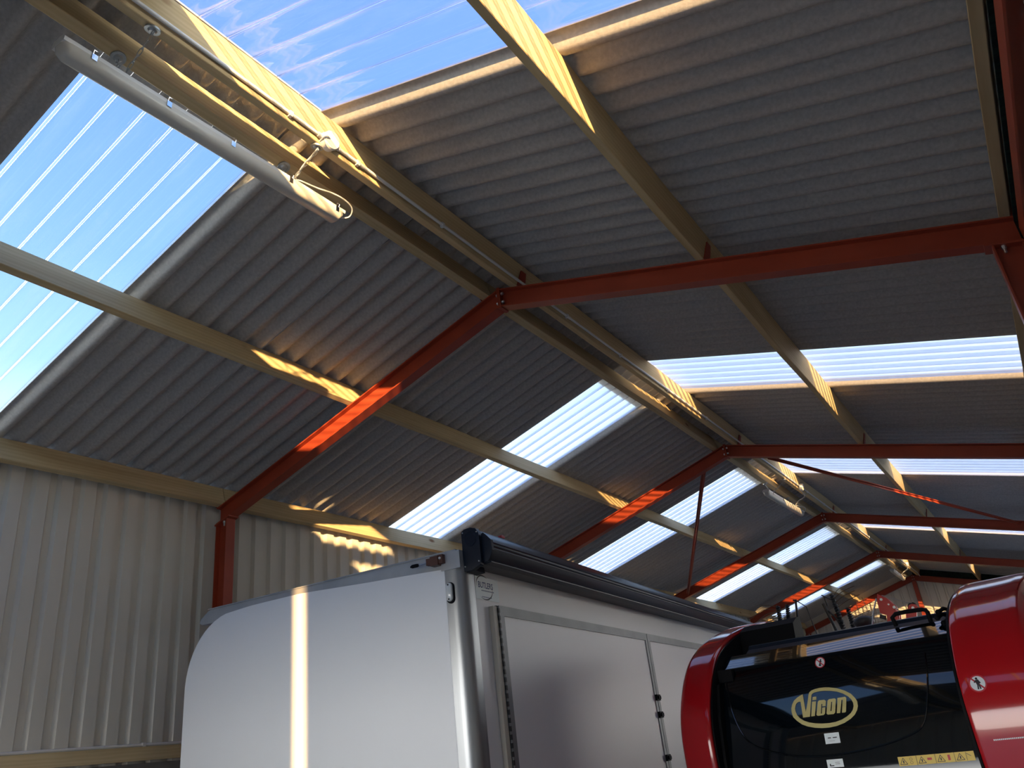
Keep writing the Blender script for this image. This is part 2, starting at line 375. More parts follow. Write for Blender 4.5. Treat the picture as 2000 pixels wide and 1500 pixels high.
# ------------------------------------------------------------------ purlins
bays = [(YS + .04, FR[0], 'before the first red frame'), (FR[0], FR[1], 'between first and second red frames'), (FR[1], FR[2], 'between second and third red frames'),
        (FR[2], FR[3], 'between third and fourth red frames'), (FR[3], FR[4] + .2, 'next to the back gable')]
look = {'left eaves': 'timber eaves purlin above the left wall', 'left mid-slope': 'timber purlin halfway up left roof slope', 'left ridge': 'timber purlin just left of the ridge',
        'right ridge': 'timber ridge purlin carrying the conduit', 'right mid-slope': 'timber purlin halfway up right roof slope', 'right eaves': 'timber eaves purlin at the right edge'}
for nm, (s, x) in rows_x.items():
    w = .047 if 'ridge' not in nm else .056
    for bi, (ya, yb_, bl) in enumerate(bays):
        mb = MB(); n0 = DEP + .0005; n1 = DEP + PD; e = .003
        sec = [(x + e, n0), (x + w - e, n0), (x + w, n0 + e), (x + w, n1 - e), (x + w - e, n1), (x + e, n1), (x, n1 - e), (x, n0 + e)]
        rings = []
        for q in range(9):
            y = ya + .003 + (yb_ - ya - .006) * q / 8; wob = .004 * math.sin(q * 1.7 + bi + x * 9)
            wob = wob if 0 < q < 8 else 0
            rings.append([(sl(s, a + wob, n)[0], y, sl(s, a + wob, n)[1]) for a, n in sec])
        mb.loft(rings)
        tag(mb.build('timber_purlin', 'timber'), look[nm] + ', ' + bl, 'timber beam', 'timber purlins, ' + nm)

# side rail on the left wall
rail = MB().box(-XW + .002, -XW + .06, YS + .05, FR[4], EYE + .215, EYE + .30)
tag(rail.build('wall_rail', 'timber'), 'timber rail across the foot of the left cream cladding', 'timber beam')
# red tie beam along the right wall head
tb = MB(); tb.loft([[(2.895 + n, y, EYE + 1.885 + .045 + a) for a, n in isec(.09, .10)] for y in (YS + .02, FR[0] - .05)])
tag(tb.build('eaves_beam', 'red'), 'red steel beam running along the top of the right wall', 'steel beam')

# ------------------------------------------------------------------ diagonal braces
def flat_bar(a, b, w=.05, t=.008, up=(0, 0, 1)):
    m_ = MB(); m_.beam(a, b, w, t, up); m_.beam(Vector(a) + Vector((0, 0, -.012)), Vector(b) + Vector((0, 0, -.012)), t, .03, up); return m_
def brace(a, b, label):
    tag(flat_bar(a, b).build('diagonal_brace', 'red'), label, 'steel brace', 'red diagonal roof braces')
brace((-.33, FR[1] + .06, zat(.33, 0) + .02), (-2.45, FR[2] - .06, zat(2.45, 0) + .045), 'thin red steel brace slanting down from near the ridge to the left eaves')
brace((.42, FR[1] + .06, zat(.42, 0) + .02), (2.54, FR[2] - .06, zat(2.54, 0) + .10), 'thin red steel brace slanting across the right roof slope')

# ------------------------------------------------------------------ conduit and junction boxes on the ridge purlin
cx, cz = sl(1, .060 + .056 + .0125, DEP + .036)
con = empty('conduit', (cx, 0, cz)); tag(con, 'long white plastic conduit clipped along the ridge purlin', 'conduit')
MB().tube([(0, .05, 0), (0, FR[4] - .4, 0), (.0, FR[4] - .1, -.06)], .0095, 10).build('pipe', 'plastic', con, smooth=True)
JY = [2.27, 11.25, 20.35]
for y in (1.1, 2.02, 2.48, 3.2, 4.7, 5.6, 6.6, 7.6, 9.2, 10.2, 11.6, 12.6, 14, 15, 16, 17, 18.6, 19.6, 21):
    MB().loft([[(x, y + dy, z) for x, z in ((-.012, -.016), (.006, -.016), (.0135, -.008), (.0135, .008), (.006, .016), (-.012, .016))] for dy in (-.009, .009)]).build('clip', 'plastic', con)
    MB().disc((0, y + .03, 0), (0, 1, 0), .0115, .03, 12).build('coupler', 'plastic', con) if y in (2.48, 4.7, 9.2, 14, 18.6) else None
jl = ['round white junction box on the ridge purlin, above the end of the nearest light', 'round white junction box on the ridge purlin, above the second light', 'round white junction box on the ridge purlin, above the furthest light']
nx, nz = CA, -SA
for y, lb in zip(JY, jl):
    jb = empty('junction_box', (cx, y, cz)); tag(jb, lb, 'junction box', 'round white junction boxes on the ridge purlin')
    MB().disc((.006 * nx, 0, .006 * nz), (nx, 0, nz), .050, .036, 24, .047).build('box', 'plastic', jb, smooth=True)
    MB().disc((.028 * nx, 0, .028 * nz), (nx, 0, nz), .050, .010, 24, .044).build('lid', 'plastic', jb, smooth=True)
    MB().disc((0, -.058, 0), (0, 1, 0), .0135, .03, 12).disc((0, .058, 0), (0, 1, 0), .0135, .03, 12).build('spout', 'plastic', jb, smooth=True)
# conduit on the left wall rail
wc = empty('conduit', (-XW + .012, 0, EYE + .312)); tag(wc, 'white plastic conduit lying along the rail on the left wall', 'conduit')
MB().tube([(0, .0, 0), (0, 6.5, 0)], .0115, 10).build('pipe', 'plastic', wc, smooth=True)
for y in (1.6, 2.62, 3.58, 4.7): MB().box(-.010, .0145, y - .011, y + .011, -.0115, .015).build('clip', 'plastic', wc)

# ------------------------------------------------------------------ light fittings
def chain_links(a, b, n):
    a = Vector(a); b = Vector(b); d = (b - a); L = d.length / n; d.normalize(); u = d.orthogonal().normalized(); w = d.cross(u); m_ = MB()
    for i in range(n):
        c = a + d * L * (i + .5); q = u if i % 2 else w; pts = []
        for k_ in range(12):
            t = 2 * math.pi * k_ / 12; pts.append(c + d * math.cos(t) * L * .68 + q * math.sin(t) * .0065)
        m_.tube(pts, .0017, 5, closed=True)
    return m_
def light_fitting(y0, y1, zc0, zc1, label, jy):
    xl = -.055; ym = (y0 + y1) / 2; L = y1 - y0; zm = (zc0 + zc1) / 2; tilt = math.atan2(zc1 - zc0, L)
    rt = empty('batten_light', (xl, ym, zm)); tag(rt, label, 'light fitting', 'long batten lights hung under the ridge')
    def Z(y): return y * math.tan(tilt)
    def pr(sec, a, b, inset=0):
        return [[(x, y, z + Z(y)) for x, z in sec] for y in (a, b)]
    h = L / 2
    MB().loft(pr([(-.042, .0), (.042, .0), (.046, .010), (.046, .018), (.031, .034), (-.031, .034), (-.046, .018), (-.046, .010)], -h, h)).build('housing', 'plastic', rt, smooth=30)
    def dsec(k_, y):
        pts = []
        for q in range(13):
            t = math.pi * q / 12; cx_ = math.cos(t); sx_ = math.sin(t)
            pts.append((.0445 * (abs(cx_) ** .65) * (1 if cx_ > 0 else -1) * (1 - .10 * sx_) * (k_ ** .25), y, -.050 * (sx_ ** .7 if sx_ > 0 else 0) * k_ + Z(y)))
        return pts
    MB().loft([dsec(.05, -h + .001), dsec(.62, -h + .012), dsec(1, -h + .035), dsec(1, h - .035), dsec(.62, h - .012), dsec(.05, h - .001)]).build('diffuser', 'diffuser', rt, smooth=50)
    for f in (-.42, -.20, .02, .25, .46) if y0 < 2 else (-.40, -.13, .13, .40):
        y = f * L
        for s in (1, -1):
            MB().loft([[(s * x, y + dy, z + Z(y)) for x, z in ((.0435, -.014), (.0475, -.016), (.0495, .012), (.043, .030), (.040, .028), (.0465, .010))] for dy in (-.011, .011)]).tube([(s * .048, y - .008, .010 + Z(y)), (s * .054, y - .008, .027 + Z(y)), (s * .054, y + .008, .027 + Z(y)), (s * .048, y + .008, .010 + Z(y))], .0016, 5).build('clip', 'chrome', rt)
    for f in (-.325, .277):
        y = f * L
        for s, x in ((-1, .074), (1, .092)):
            X, Zw = sl(s, x, DEP); zz = Zw - zm; xx = X - xl
            nrm = (-s * SA, 0, -CA)
            hk = MB(); hk.disc((xx + nrm[0] * .006, y, zz + nrm[2] * .006), nrm, .032, .008, 22).disc((xx + nrm[0] * .013, y, zz + nrm[2] * .013), nrm, .021, .008, 18, .012)
            hk.tube([(xx + .010 * math.cos(t), y, zz - .026 + .010 * math.sin(t)) for t in [2 * math.pi * q / 10 for q in range(10)]], .002, 5, closed=True)
            hko = hk.build('ceiling_hook', 'galv', rt, smooth=True)
            chain_links((xx, y, zz - .034), (0 + .004 * s, y, .040 + Z(y)), 6).build('chain', 'galv', hko)
    # supply cable: junction box - down the chain - along the tray - into the end cap
    y = .277 * L; xr, zr = cx - xl, cz - zm; yj = jy - ym
    pts = [(xr + .03, yj - .02, zr - .012), (xr + .035, yj - .05, zr - .018), (xr - .02, yj - .045, zr - .02), (xr - .045, y, zr - .045), (.085, y + .004, .10 + Z(y)), (.045, y + .006, .07 + Z(y)), (.02, y + .012, .052 + Z(y)), (.03, y + .05, .052 + Z(y)), (.055, y + .13, .045 + Z(y)), (.065, h - .12, .055 + Z(h)), (.07, h - .03, .06 + Z(h)), (.06, h + .035, .045 + Z(h)), (.03, h + .045, .012 + Z(h)), (.0, h + .01, .0 + Z(h)), (0, h - .01, .004 + Z(h))]
    P_ = [Vector(p) for p in pts]; sm = []
    for i in range(len(P_) - 1):
        p0, p1, p2, p3 = P_[max(i - 1, 0)], P_[i], P_[i + 1], P_[min(i + 2, len(P_) - 1)]
        for q in range(5):
            t = q / 5; sm.append(.5 * ((2 * p1) + (p2 - p0) * t + (2 * p0 - 5 * p1 + 4 * p2 - p3) * t * t + (3 * p1 - p0 - 3 * p2 + p3) * t ** 3))
    sm.append(P_[-1]); MB().tube(sm, .0038, 7).build('cable', 'plastic', rt, smooth=True)
light_fitting(1.055, 2.575, 2.664 + EYE, 2.700 + EYE, 'nearest long white batten light, hung on chains in front of the blue skylight', JY[0])
light_fitting(10.22, 11.98, 2.665 + EYE, 2.69 + EYE, 'white batten light hung on chains beyond the second red frame', JY[1])
light_fitting(19.5, 21.0, 2.70 + EYE, 2.67 + EYE, 'furthest small white batten light, near the back gable', JY[2])

# ------------------------------------------------------------------ trailer
TR = empty('exhibition_trailer', (-.105, 3.5, 0), R(5)); tag(TR, 'white box trailer with aluminium corner trim and a black roof awning', 'trailer')
ZT = EYE + 1.022; TL = 6.7
def rc(x0, x1, z0, z1, r, n=8, corners='tl'):      # outline with a rounded top-left corner, in (u,z)
    p = [(x1, z0), (x1, z1)]
    p += [(x0 + r + r * math.cos(t), z1 - r + r * math.sin(t)) for t in [math.pi / 2 + math.pi / 2 * q / n for q in range(n + 1)]]
    return p + [(x0, z0)]
body = MB(); o2 = rc(-2.05, -.002, .55, ZT - .006, .36); body.loft([[(a, y, b) for a, b in o2] for y in (.05, TL)]); body.build('body', 'grp_side', TR, smooth=30)
# bowed front panel
fp = MB(); NX, NZ = 26, 30; X1 = -.10
def topz(u):
    K_ = [(-2.06, .955), (-1.78, .962), (-1.48, .975), (-1.07, .974), (-.62, .950), (-.16, .935), (0, .930)]
    for (a, va), (b, vb) in zip(K_, K_[1:]):
        if u <= b: return EYE + va + (vb - va) * (u - a) / (b - a)
    return EYE + .93
def leftu(z):
    r = .40; zc = EYE + .955 - r
    if z <= zc: return -2.055
    return -2.055 + r - math.sqrt(max(0, r * r - (z - zc) ** 2)) * 1.0
rowsF = []
for j in range(NZ + 1):
    t = j / NZ; t = 1 - (1 - t) ** 1.6; row = []
    zb = .60
    zl = zb + (EYE + .953 - zb) * t; ul = leftu(zl)
    for i in range(NX + 1):
        s_ = i / NX; u = ul + (X1 - ul) * s_; z = zb + (topz(u) - zb) * t
        q = (u + 1.05) / 1.0; row.append((u, -.012 - .055 * max(0, 1 - q * q), z))
    rowsF.append(row)
vs = [p for r in rowsF for p in r]; fs = []; W_ = NX + 1
for j in range(NZ):
    for i in range(NX): fs.append((j * W_ + i, j * W_ + i + 1, (j + 1) * W_ + i + 1, (j + 1) * W_ + i))
bv = [(p[0], .055, p[2]) for p in vs]; o = len(vs); fb = [tuple(o + q for q in f[::-1]) for f in fs]
edge = [j * W_ for j in range(NZ + 1)] + [NZ * W_ + i for i in range(1, W_)] + [j * W_ + NX for j in range(NZ - 1, -1, -1)] + [i for i in range(NX - 1, 0, -1)]
fe = [(edge[q], edge[(q + 1) % len(edge)], o + edge[(q + 1) % len(edge)], o + edge[q]) for q in range(len(edge))]
fp.add(vs + bv, fs + fb + fe); fp.build('front_panel', 'grp', TR, smooth=50)
# roof edge trim over the front
tm = MB(); tp = [(0, EYE + .925), (0, ZT), (-1.86, ZT), (-1.885, ZT - .008), (-1.945, ZT - .05), (-1.955, ZT - .072), (-1.93, ZT - .085), (-1.80, ZT - .085)]
tm.loft([[(a, y, b) for a, b in tp] for y in (-.012, .052)]); tm.build('roof_edge_trim', 'alu_dull', TR)
tm = MB(); tm.loft([[(a, y, b) for a, b in ((-.02, ZT), (-.02, ZT + .006), (-1.88, ZT + .006), (-1.88, ZT))] for y in (-.018, TL)]); tm.build('roof_sheet', 'alu_dull', TR)
# rounded corner post
cpst = MB(); pc = [(-.115, -.016), (-.06, -.018)] + [(-.055 + .065 * math.sin(t), .047 - .065 * math.cos(t)) for t in [math.pi / 2 * q / 8 for q in range(9)]] + [(.010, .105), (-.0, .105), (-.0, .06), (-.115, .0)]
cpst.loft([[(a, b, z) for a, b in pc] for z in (.55, EYE + .965)]); cpst.build('corner_post', 'alu', TR, smooth=35)
MB().box(-.118, .004, -.021, -.008, EYE + .925, ZT - .001).build('corner_cap', 'alu_dull', TR)
# side marker lamp on the corner post
def stadium(w, h, n=8): return [(w * math.cos(t), (h - w) + w * math.sin(t)) for t in [math.pi * q / n for q in range(n + 1)]] + [(w * math.cos(t), -(h - w) + w * math.sin(t)) for t in [math.pi + math.pi * q / n for q in range(n + 1)]]
lampc = (-.072, EYE + .805)
lm = MB(); lm.loft([[(lampc[0] + .004 + a, y, lampc[1] - .004 + b) for a, b in stadium(.024, .056)] for y in (-.026, -.015)]); lo_ = lm.build('marker_lamp', 'black', TR)
lm = MB(); lm.loft([[(lampc[0] + a * k_, y, lampc[1] + b * k_) for a, b in stadium(.020, .050)] for y, k_ in ((-.024, 1), (-.034, .95), (-.038, .8))]); lm.build('lens', 'lens', lo_, smooth=40)
for dz in (-.038, .038): MB().disc((lampc[0], -.038, lampc[1] + dz), (0, 1, 0), .005, .004, 8).build('screw', 'ink', lo_)
# brown bracket with a stubby rod
bk_ = MB(); zb = EYE + .985
bk_.box(-.165, -.115, -.055, -.012, zb - .028, zb + .022).box(-.118, -.088, -.048, -.012, zb - .022, zb + .026).box(-.195, -.165, -.048, -.02, zb - .018, zb + .018)
bo = bk_.build('lamp_bracket', 'brown', TR); MB().ball((-.103, -.052, zb + .006), .007).build('screw_cap', 'plastic', bo, smooth=True)
MB().tube([(-.19, -.035, zb), (-.26, -.045, zb - .004)], .0045, 8).build('rod', 'alu', bo); MB().tube([(-.245, -.043, zb - .003), (-.255, -.045, zb - .004), (-.285, -.049, zb - .005), (-.297, -.05, zb - .006)], [.006, .010, .010, .004], 10).build('rubber_tip', 'black', bo, smooth=True)
# hatches on the side
def hatch(s0, s1, z0, z1, first):
    d = MB().box(.004, .030, s0 + .05, s1 - .03, z0 + .05, z1 - .05); d = d.build('hatch_door', 'grp_side', TR)
    f = MB(); f.box(.002, .036, s0, s1, z1 - .055, z1).box(.002, .036, s0, s0 + .052, z0, z1 - .055).box(.002, .036, s1 - .045, s1, z0, z1 - .055).box(.002, .036, s0, s1, z0, z0 + .05).build('door_frame', 'frame', d)
    if first:
        MB().box(.001, .028, s0 - .055, s0 - .012, z0, z1 - .006).build('seal_strip', 'beige', d)
        hg = MB()
        for q in range(40): hg.box(.026, .038, s0 - .010, s0 + .004, z0 + (z1 - z0) * q / 40, z0 + (z1 - z0) * (q + .62) / 40)
        hg.box(.001, .026, s0 - .012, s0, z0, z1); hg.build('piano_hinge', 'ink', d)
    return d
d1 = hatch(.31, 2.76, .62, EYE + .748, True); d2 = hatch(2.77, 5.2, .62, EYE + .748, False)
for zz in (EYE + .26, EYE + .135, EYE - .17):
    MB().box(.034, .052, 2.715, 2.80, zz - .022, zz + .022).box(.05, .062, 2.73, 2.785, zz - .012, zz + .012).build('latch', 'black', d1)
# sticker
def text_mesh(s, size):
    cu = bpy.data.curves.new('t', 'FONT'); cu.body = s; cu.size = size; cu.align_x = 'LEFT'; cu.offset = .0011; o = bpy.data.objects.new('t', cu); COL.objects.link(o)
    dg = bpy.context.evaluated_depsgraph_get(); me = bpy.data.meshes.new_from_object(o.evaluated_get(dg)); bpy.data.objects.remove(o); return [tuple(v.co) for v in me.vertices], [tuple(p.vertices) for p in me.polygons]
st = MB().box(.0005, .0015, .125, .385, EYE + .775, EYE + .90).build('sticker', 'white_label', TR)
tv, tf = text_mesh('BUTLERS', .046); q = MB(); q.add([(.0022, .155 + a * .92, EYE + .840 + b) for a, b, c in tv], tf); q.build('lettering', 'navy_ink', st)
q = MB()
for a0, a1, z_, h_ in ((.19, .33, .822, .006), (.19, .30, .788, .005)):
    u = a0
    while u < a1: q.add([(.0022, u, EYE + z_), (.0022, u + .010, EYE + z_), (.0022, u + .010, EYE + z_ + h_), (.0022, u, EYE + z_ + h_)], [(0, 1, 2, 3)]); u += .014
q.build('small_print', 'navy_ink', st)
def arc(cy, cz_, ry, rz, a0, a1, wd):
    m_ = MB(); n = 14
    for i in range(n):
        p = []
        for (t, k_) in ((i, 1), (i + 1, 1)):
            an = a0 + (a1 - a0) * t / n; w_ = wd * math.sin(math.pi * t / n); p.append(((ry + w_) * math.cos(an), (rz + w_) * math.sin(an), ry * math.cos(an), rz * math.sin(an)))
        m_.add([(.0022, cy + p[0][0], cz_ + p[0][1]), (.0022, cy + p[1][0], cz_ + p[1][1]), (.0022, cy + p[1][2], cz_ + p[1][3]), (.0022, cy + p[0][2], cz_ + p[0][3])], [(0, 1, 2, 3)])
    return m_
a1_ = arc(.215, EYE + .855, .075, .050, R(50), R(200), .007); a2_ = arc(.225, EYE + .835, .085, .055, R(230), R(380), .007); a1_.add(a2_.v, a2_.f); a1_.build('swoosh', 'ink', st)
# awning cassette along the roof edge
aw = MB(); sec = [(.004, EYE + .935), (.004, EYE + 1.118), (.02, EYE + 1.128), (.060, EYE + 1.132), (.088, EYE + 1.122), (.104, EYE + 1.098), (.108, EYE + 1.07), (.108, EYE + .945), (.10, EYE + .935)]
A0, A1 = .055, 6.55
def ext(sec_, a, b): return [[(u, y, z) for u, z in sec_] for y in (a, b)]
awo = MB().loft(ext(sec, A0, A1)).build('awning_cassette', 'anthracite', TR, smooth=25)
lr = [(.110, EYE + 1.092), (.125, EYE + 1.096), (.140, EYE + 1.080), (.166, EYE + 1.050), (.170, EYE + 1.040), (.164, EYE + 1.034), (.164, EYE + 1.026), (.170, EYE + 1.020), (.164, EYE + 1.014), (.170, EYE + 1.004), (.166, EYE + .996), (.148, EYE + .955), (.140, EYE + .945), (.110, EYE + .940)]
MB().loft(ext(lr, A0 + .01, A1)).build('lead_rail', 'anthracite', awo, smooth=20)
MB().loft(ext([(.108, EYE + .932), (.150, EYE + .936), (.150, EYE + .942), (.108, EYE + .939)], A0 + .01, A1)).build('lower_rail', 'anthracite', awo)
ec = [(.002, EYE + .905), (.002, EYE + 1.122), (.02, EYE + 1.134), (.060, EYE + 1.137), (.092, EYE + 1.127), (.109, EYE + 1.10), (.113, EYE + 1.07), (.113, EYE + .945), (.104, EYE + .925), (.05, EYE + .905)]
eo = MB().loft(ext(ec, A0 - .035, A0 + .001)).build('end_cap', 'anthracite', awo, smooth=25)
MB().tube([(.056 + .036 * math.cos(t), A0 - .036, EYE + 1.075 + .040 * math.sin(t)) for t in [2 * math.pi * q_ / 24 for q_ in range(24)]], .0016, 5, closed=True).build('end_ring', 'anthracite', eo, smooth=True)
lc = [(.114, EYE + 1.094), (.126, EYE + 1.099), (.143, EYE + 1.084), (.170, EYE + 1.053), (.174, EYE + .995), (.152, EYE + .950), (.142, EYE + .940), (.114, EYE + .936)]
MB().loft(ext(lc, A0 - .012, A0 + .012)).build('rail_end_cap', 'anthracite', awo, smooth=20)
for u, z in ((.012, 1.115), (.100, 1.105), (.012, .93), (.100, .945)): MB().disc((u, A0 - .037, EYE + z), (0, 1, 0), .004, .004, 8).build('screw', 'bolt', eo)
MB().loft([[(u, y, z) for u, z in ((.0, EYE + .90), (.055, EYE + .905), (.05, EYE + .935), (.0, EYE + .935))] for y in (A0 - .02, A0 + .10)]).build('wall_bracket', 'anthracite', awo)
MB().loft([[(.07 + dx, .36 + dy, z) for dx, dy in ((-.012, -.02), (.012, -.02), (.012, .02), (-.012, .02))] for z in (EYE + 1.13, EYE + 1.142)] + [[(.07, .37, EYE + 1.155)] * 4]).build('red_tag', 'red_ink', awo)
# chassis and wheels standing on the floor
MB().box(-1.95, -.1, .3, TL - .3, .42, .55).build('chassis', 'galv', TR)
for u in (-1.95, -.12):
    for y in (3.0, 3.85):
        w = MB(); w.loft([[(u + dx, y + r_ * math.cos(t), .34 + r_ * math.sin(t)) for t in [2 * math.pi * q_ / 28 for q_ in range(28)]] for dx, r_ in ((-.09, .26), (-.08, .33), (.08, .33), (.09, .26))]); w.build('wheel', 'rubber', TR, smooth=40)

# ------------------------------------------------------------------ round baler
BL = empty('round_baler', (1.28, 5.2, 0), R(-6)); tag(BL, 'black and red round baler seen from behind, right of the white trailer', 'baler')
CPR = [(.02, -1.1), (-.06, -.6), (-.08, -.3), (-.082, -.1), (-.065, .02), (-.03, .12), (.02, .21), (.09, .31), (.20, .415), (.34, .495), (.52, .565), (.75, .625), (1.0, .672), (1.25, .70), (1.38, .68), (1.42, .60), (1.43, .2), (1.43, -.9)]
def resample(poly, n):
    P_ = [Vector((a, b)) for a, b in poly]; out = []
    for i in range(len(P_) - 1):
        p0, p1, p2, p3 = P_[max(i - 1, 0)], P_[i], P_[i + 1], P_[min(i + 2, len(P_) - 1)]
        for q in range(n):
            t = q / n; out.append(.5 * ((2 * p1) + (p2 - p0) * t + (2 * p0 - 5 * p1 + 4 * p2 - p3) * t * t + (3 * p1 - p0 - 3 * p2 + p3) * t ** 3))
    out.append(P_[-1]); return out
cprof = resample(CPR, 3)
def cover(xi, xo, r, name_label, twist=0):
    """side cover: the back profile swept across, rolled over at the outer edge, hollow inside"""
    s = 1 if xo > xi else -1; w = abs(xo - xi); cross = [(0, .0)]
    for f in (.15, .3, .45): cross.append(((w - r) * f * 2.2, -.004 * f))
    cross = [(0, .014), (.004, .004), (.012, 0)] + [((w - r) * q / 5, 0) for q in range(1, 6)] + [(w - r + r * math.sin(t), r - r * math.cos(t)) for t in [math.pi / 2 * q / 8 for q in range(1, 9)]] + [(w + .012, r + .12), (w + .02, r + .35), (w + .02, r + .6)]
    rings = []; n = len(cprof)
    for i, p in enumerate(cprof):
        d = (cprof[min(i + 1, n - 1)] - cprof[max(i - 1, 0)]).normalized(); nrm = Vector((d.y, -d.x))   # inward normal (forward/down)
        if nrm.x < 0 and i < n // 2: nrm = -nrm
        ring = []
        for a, dep in cross:
            dd = min(dep, .62)
            ring.append((xi + s * a, p.x + nrm.x * dd, EYE + p.y + nrm.y * dd))
        rings.append(ring)
    mb = MB(); mb.loft(rings, close=False, cap=False)
    ob = mb.build('side_cover', 'gloss_red', BL, smooth=60, label=name_label)
    md = ob.modifiers.new('thick', 'SOLIDIFY'); md.thickness = .008; md.offset = -1 if s > 0 else 1
    return ob
covL = cover(-.815, -1.03, .045, 'glossy red left side cover'); covR = cover(.655, 1.07, .10, 'glossy red right side cover')
for xs_ in (-.812, .640):
    ln_ = MB(); n = len(cprof); rg = []
    for i, p in enumerate(cprof):
        if p.y < -.85: continue
        if p.x > 1.3: break
        d = (cprof[min(i + 1, n - 1)] - cprof[max(i - 1, 0)]).normalized(); nr = Vector((d.y, -d.x))
        rg.append([(xs_ + a, p.x + nr.x * q, EYE + p.y + nr.y * q) for a, q in ((0, .016), (.012, .016), (.012, .30), (0, .30))])
    ln_.loft(rg); ln_.build('inner_shield', 'black', BL)
# tailgate
TPR = [(0, -1.1), (0, -.5), (.012, -.3), (.045, -.1), (.085, .05), (.118, .15), (.16, .25), (.2, .33)]
tpr = resample(TPR, 4); zs_ = [p.y for p in tpr]; ys_ = [p.x for p in tpr]
def gy(z):
    for i in range(len(zs_) - 1):
        if zs_[i] <= z <= zs_[i + 1]: t = (z - zs_[i]) / (zs_[i + 1] - zs_[i]); return ys_[i] + (ys_[i + 1] - ys_[i]) * t, (ys_[i + 1] - ys_[i]) / (zs_[i + 1] - zs_[i])
    return (ys_[0], 0) if z < zs_[0] else (ys_[-1], .5)
def gate(x, z, off=0):           # z relative to eye height
    y, sl_ = gy(z); k_ = math.sqrt(1 + sl_ * sl_); return (x, y - off / k_, EYE + z + off * sl_ / k_)
def xl_(z): return -.775 + (.0 if z < .25 else (z - .25) * .6)
tg = MB(); prof = [(p.x, p.y) for p in tpr] + [(.215, .343), (.335, .418), (.345, .424)]
back = [(y + .05, z) for y, z in prof]
ringL = []
for x in [-.775 + (1.44) * i / 12 for i in range(13)]: ringL.append([(x, y, EYE + z) for y, z in prof] + [(x, y + .06, EYE + z - .02) for y, z in reversed(prof)])
tg.loft(ringL); tgo = tg.build('tailgate', 'gloss_black', BL, smooth=25)
top = MB().loft([[(x, y, EYE + z) for y, z in ((.346, .418), (.418, .452), (.43, .474), (.47, .482), (.50, .476), (.50, .40), (.40, .36))] for x in (-.66, .665)]); top.build('top_rim', 'anthracite', BL, smooth=20)
MB().loft([[(x, y, EYE + z) for y, z in ((.62, .40), (.66, .60), (.76, .642), (.82, .645), (.82, .2), (.62, .2))] for x in (-.80, -.40)]).build('roller_housing', 'black', BL)
MB().box(-.8, .66, .55, 2.6, .6, EYE + .38).build('bale_chamber', 'black', BL)
MB().loft([[(x, y, EYE + z) for y, z in ((-.005, -1.0), (-.005, -.2), (.035, .05), (.11, .245), (.20, .275), (.30, .275), (.30, -1.0))] for x in (-.812, -.782)]).build('side_post', 'black', BL)
MB().box(-.812, -.70, .16, .30, EYE + .26, EYE + .335).build('hinge_block', 'black', BL)
# pressed groove round the tailgate
GRV = [(0.4904, 0.2549), (0.4831, 0.1531), (0.4628, 0.0533), (0.4355, -0.0358), (0.4031, -0.1022), (0.355, -0.1412), (0.2366, -0.1765), (0.0898, -0.2026), (-0.0585, -0.2165), (-0.2088, -0.2176), (-0.3613, -0.2027), (-0.5153, -0.1623), (-0.6100, -0.1183), (-0.6673, -0.0535), (-0.7168, 0.0639), (-0.7453, 0.2086), (-0.7559, 0.3199)]
MB().tube([gate(p.x, p.y, .001) for p in resample(GRV, 5)], .005, 8).build('pressed_edge', 'gloss_black', tgo, smooth=True)
# handle on the rim
MB().tube([(.33, .375, EYE + .44), (.325, .36, EYE + .49), (.345, .375, EYE + .508), (.40, .385, EYE + .512), (.50, .385, EYE + .508), (.52, .375, EYE + .50), (.53, .36, EYE + .485), (.53, .37, EYE + .43)], .013, 10).build('handle', 'black', tgo, smooth=True)
for x, z in ((.585, .44), (.61, .405), (.60, .47)):
    MB().tube([(x, .30, EYE + z), (x + .02, .36, EYE + z + .02), (x + .04, .42, EYE + z + .01)], .012, 8).ball((x, .30, EYE + z), .017, 6).build('latch', 'black', tgo, smooth=True)
# emblem
RO = [(-0.2457, 0.1234), (-0.2644, 0.1175), (-0.2852, 0.1083), (-0.3069, 0.0934), (-0.3209, 0.0747), (-0.3295, 0.0526), (-0.3308, 0.0297), (-0.3238, 0.0032), (-0.3048, -0.0187), (-0.2766, -0.0413), (-0.2442, -0.0557), (-0.2023, -0.0668), (-0.1599, -0.0729), (-0.1173, -0.0744), (-0.0709, -0.0702), (-0.0236, -0.0587), (0.0157, -0.041), (0.0433, -0.0221), (0.0612, 0.0006), (0.07, 0.0215), (0.0706, 0.0463), (0.061, 0.0669), (0.0415, 0.0916), (0.0088, 0.1126), (-0.0342, 0.1308), (-0.079, 0.1414), (-0.1098, 0.1453), (-0.1413, 0.1458), (-0.1672, 0.1433), (-0.1905, 0.1375), (-0.2046, 0.1291), (-0.2112, 0.1168)]
RI = [(-0.2661, 0.0829), (-0.274, 0.0844), (-0.2841, 0.0821), (-0.2949, 0.0746), (-0.3012, 0.0638), (-0.3058, 0.0499), (-0.3054, 0.0327), (-0.2981, 0.0119), (-0.2835, -0.0067), (-0.2607, -0.0227), (-0.2312, -0.0352), (-0.1951, -0.0439), (-0.1556, -0.0491), (-0.1129, -0.0509), (-0.0728, -0.0482), (-0.0349, -0.0398), (-0.0022, -0.0262), (0.0216, -0.0115), (0.0368, 0.0046), (0.045, 0.023), (0.0459, 0.0409), (0.04, 0.0583), (0.024, 0.0783), (-0.0031, 0.0971), (-0.0373, 0.1121), (-0.0731, 0.1208), (-0.1067, 0.1253), (-0.1348, 0.1271), (-0.1571, 0.1261), (-0.175, 0.124), (-0.1868, 0.1196), (-0.1926, 0.1131)]
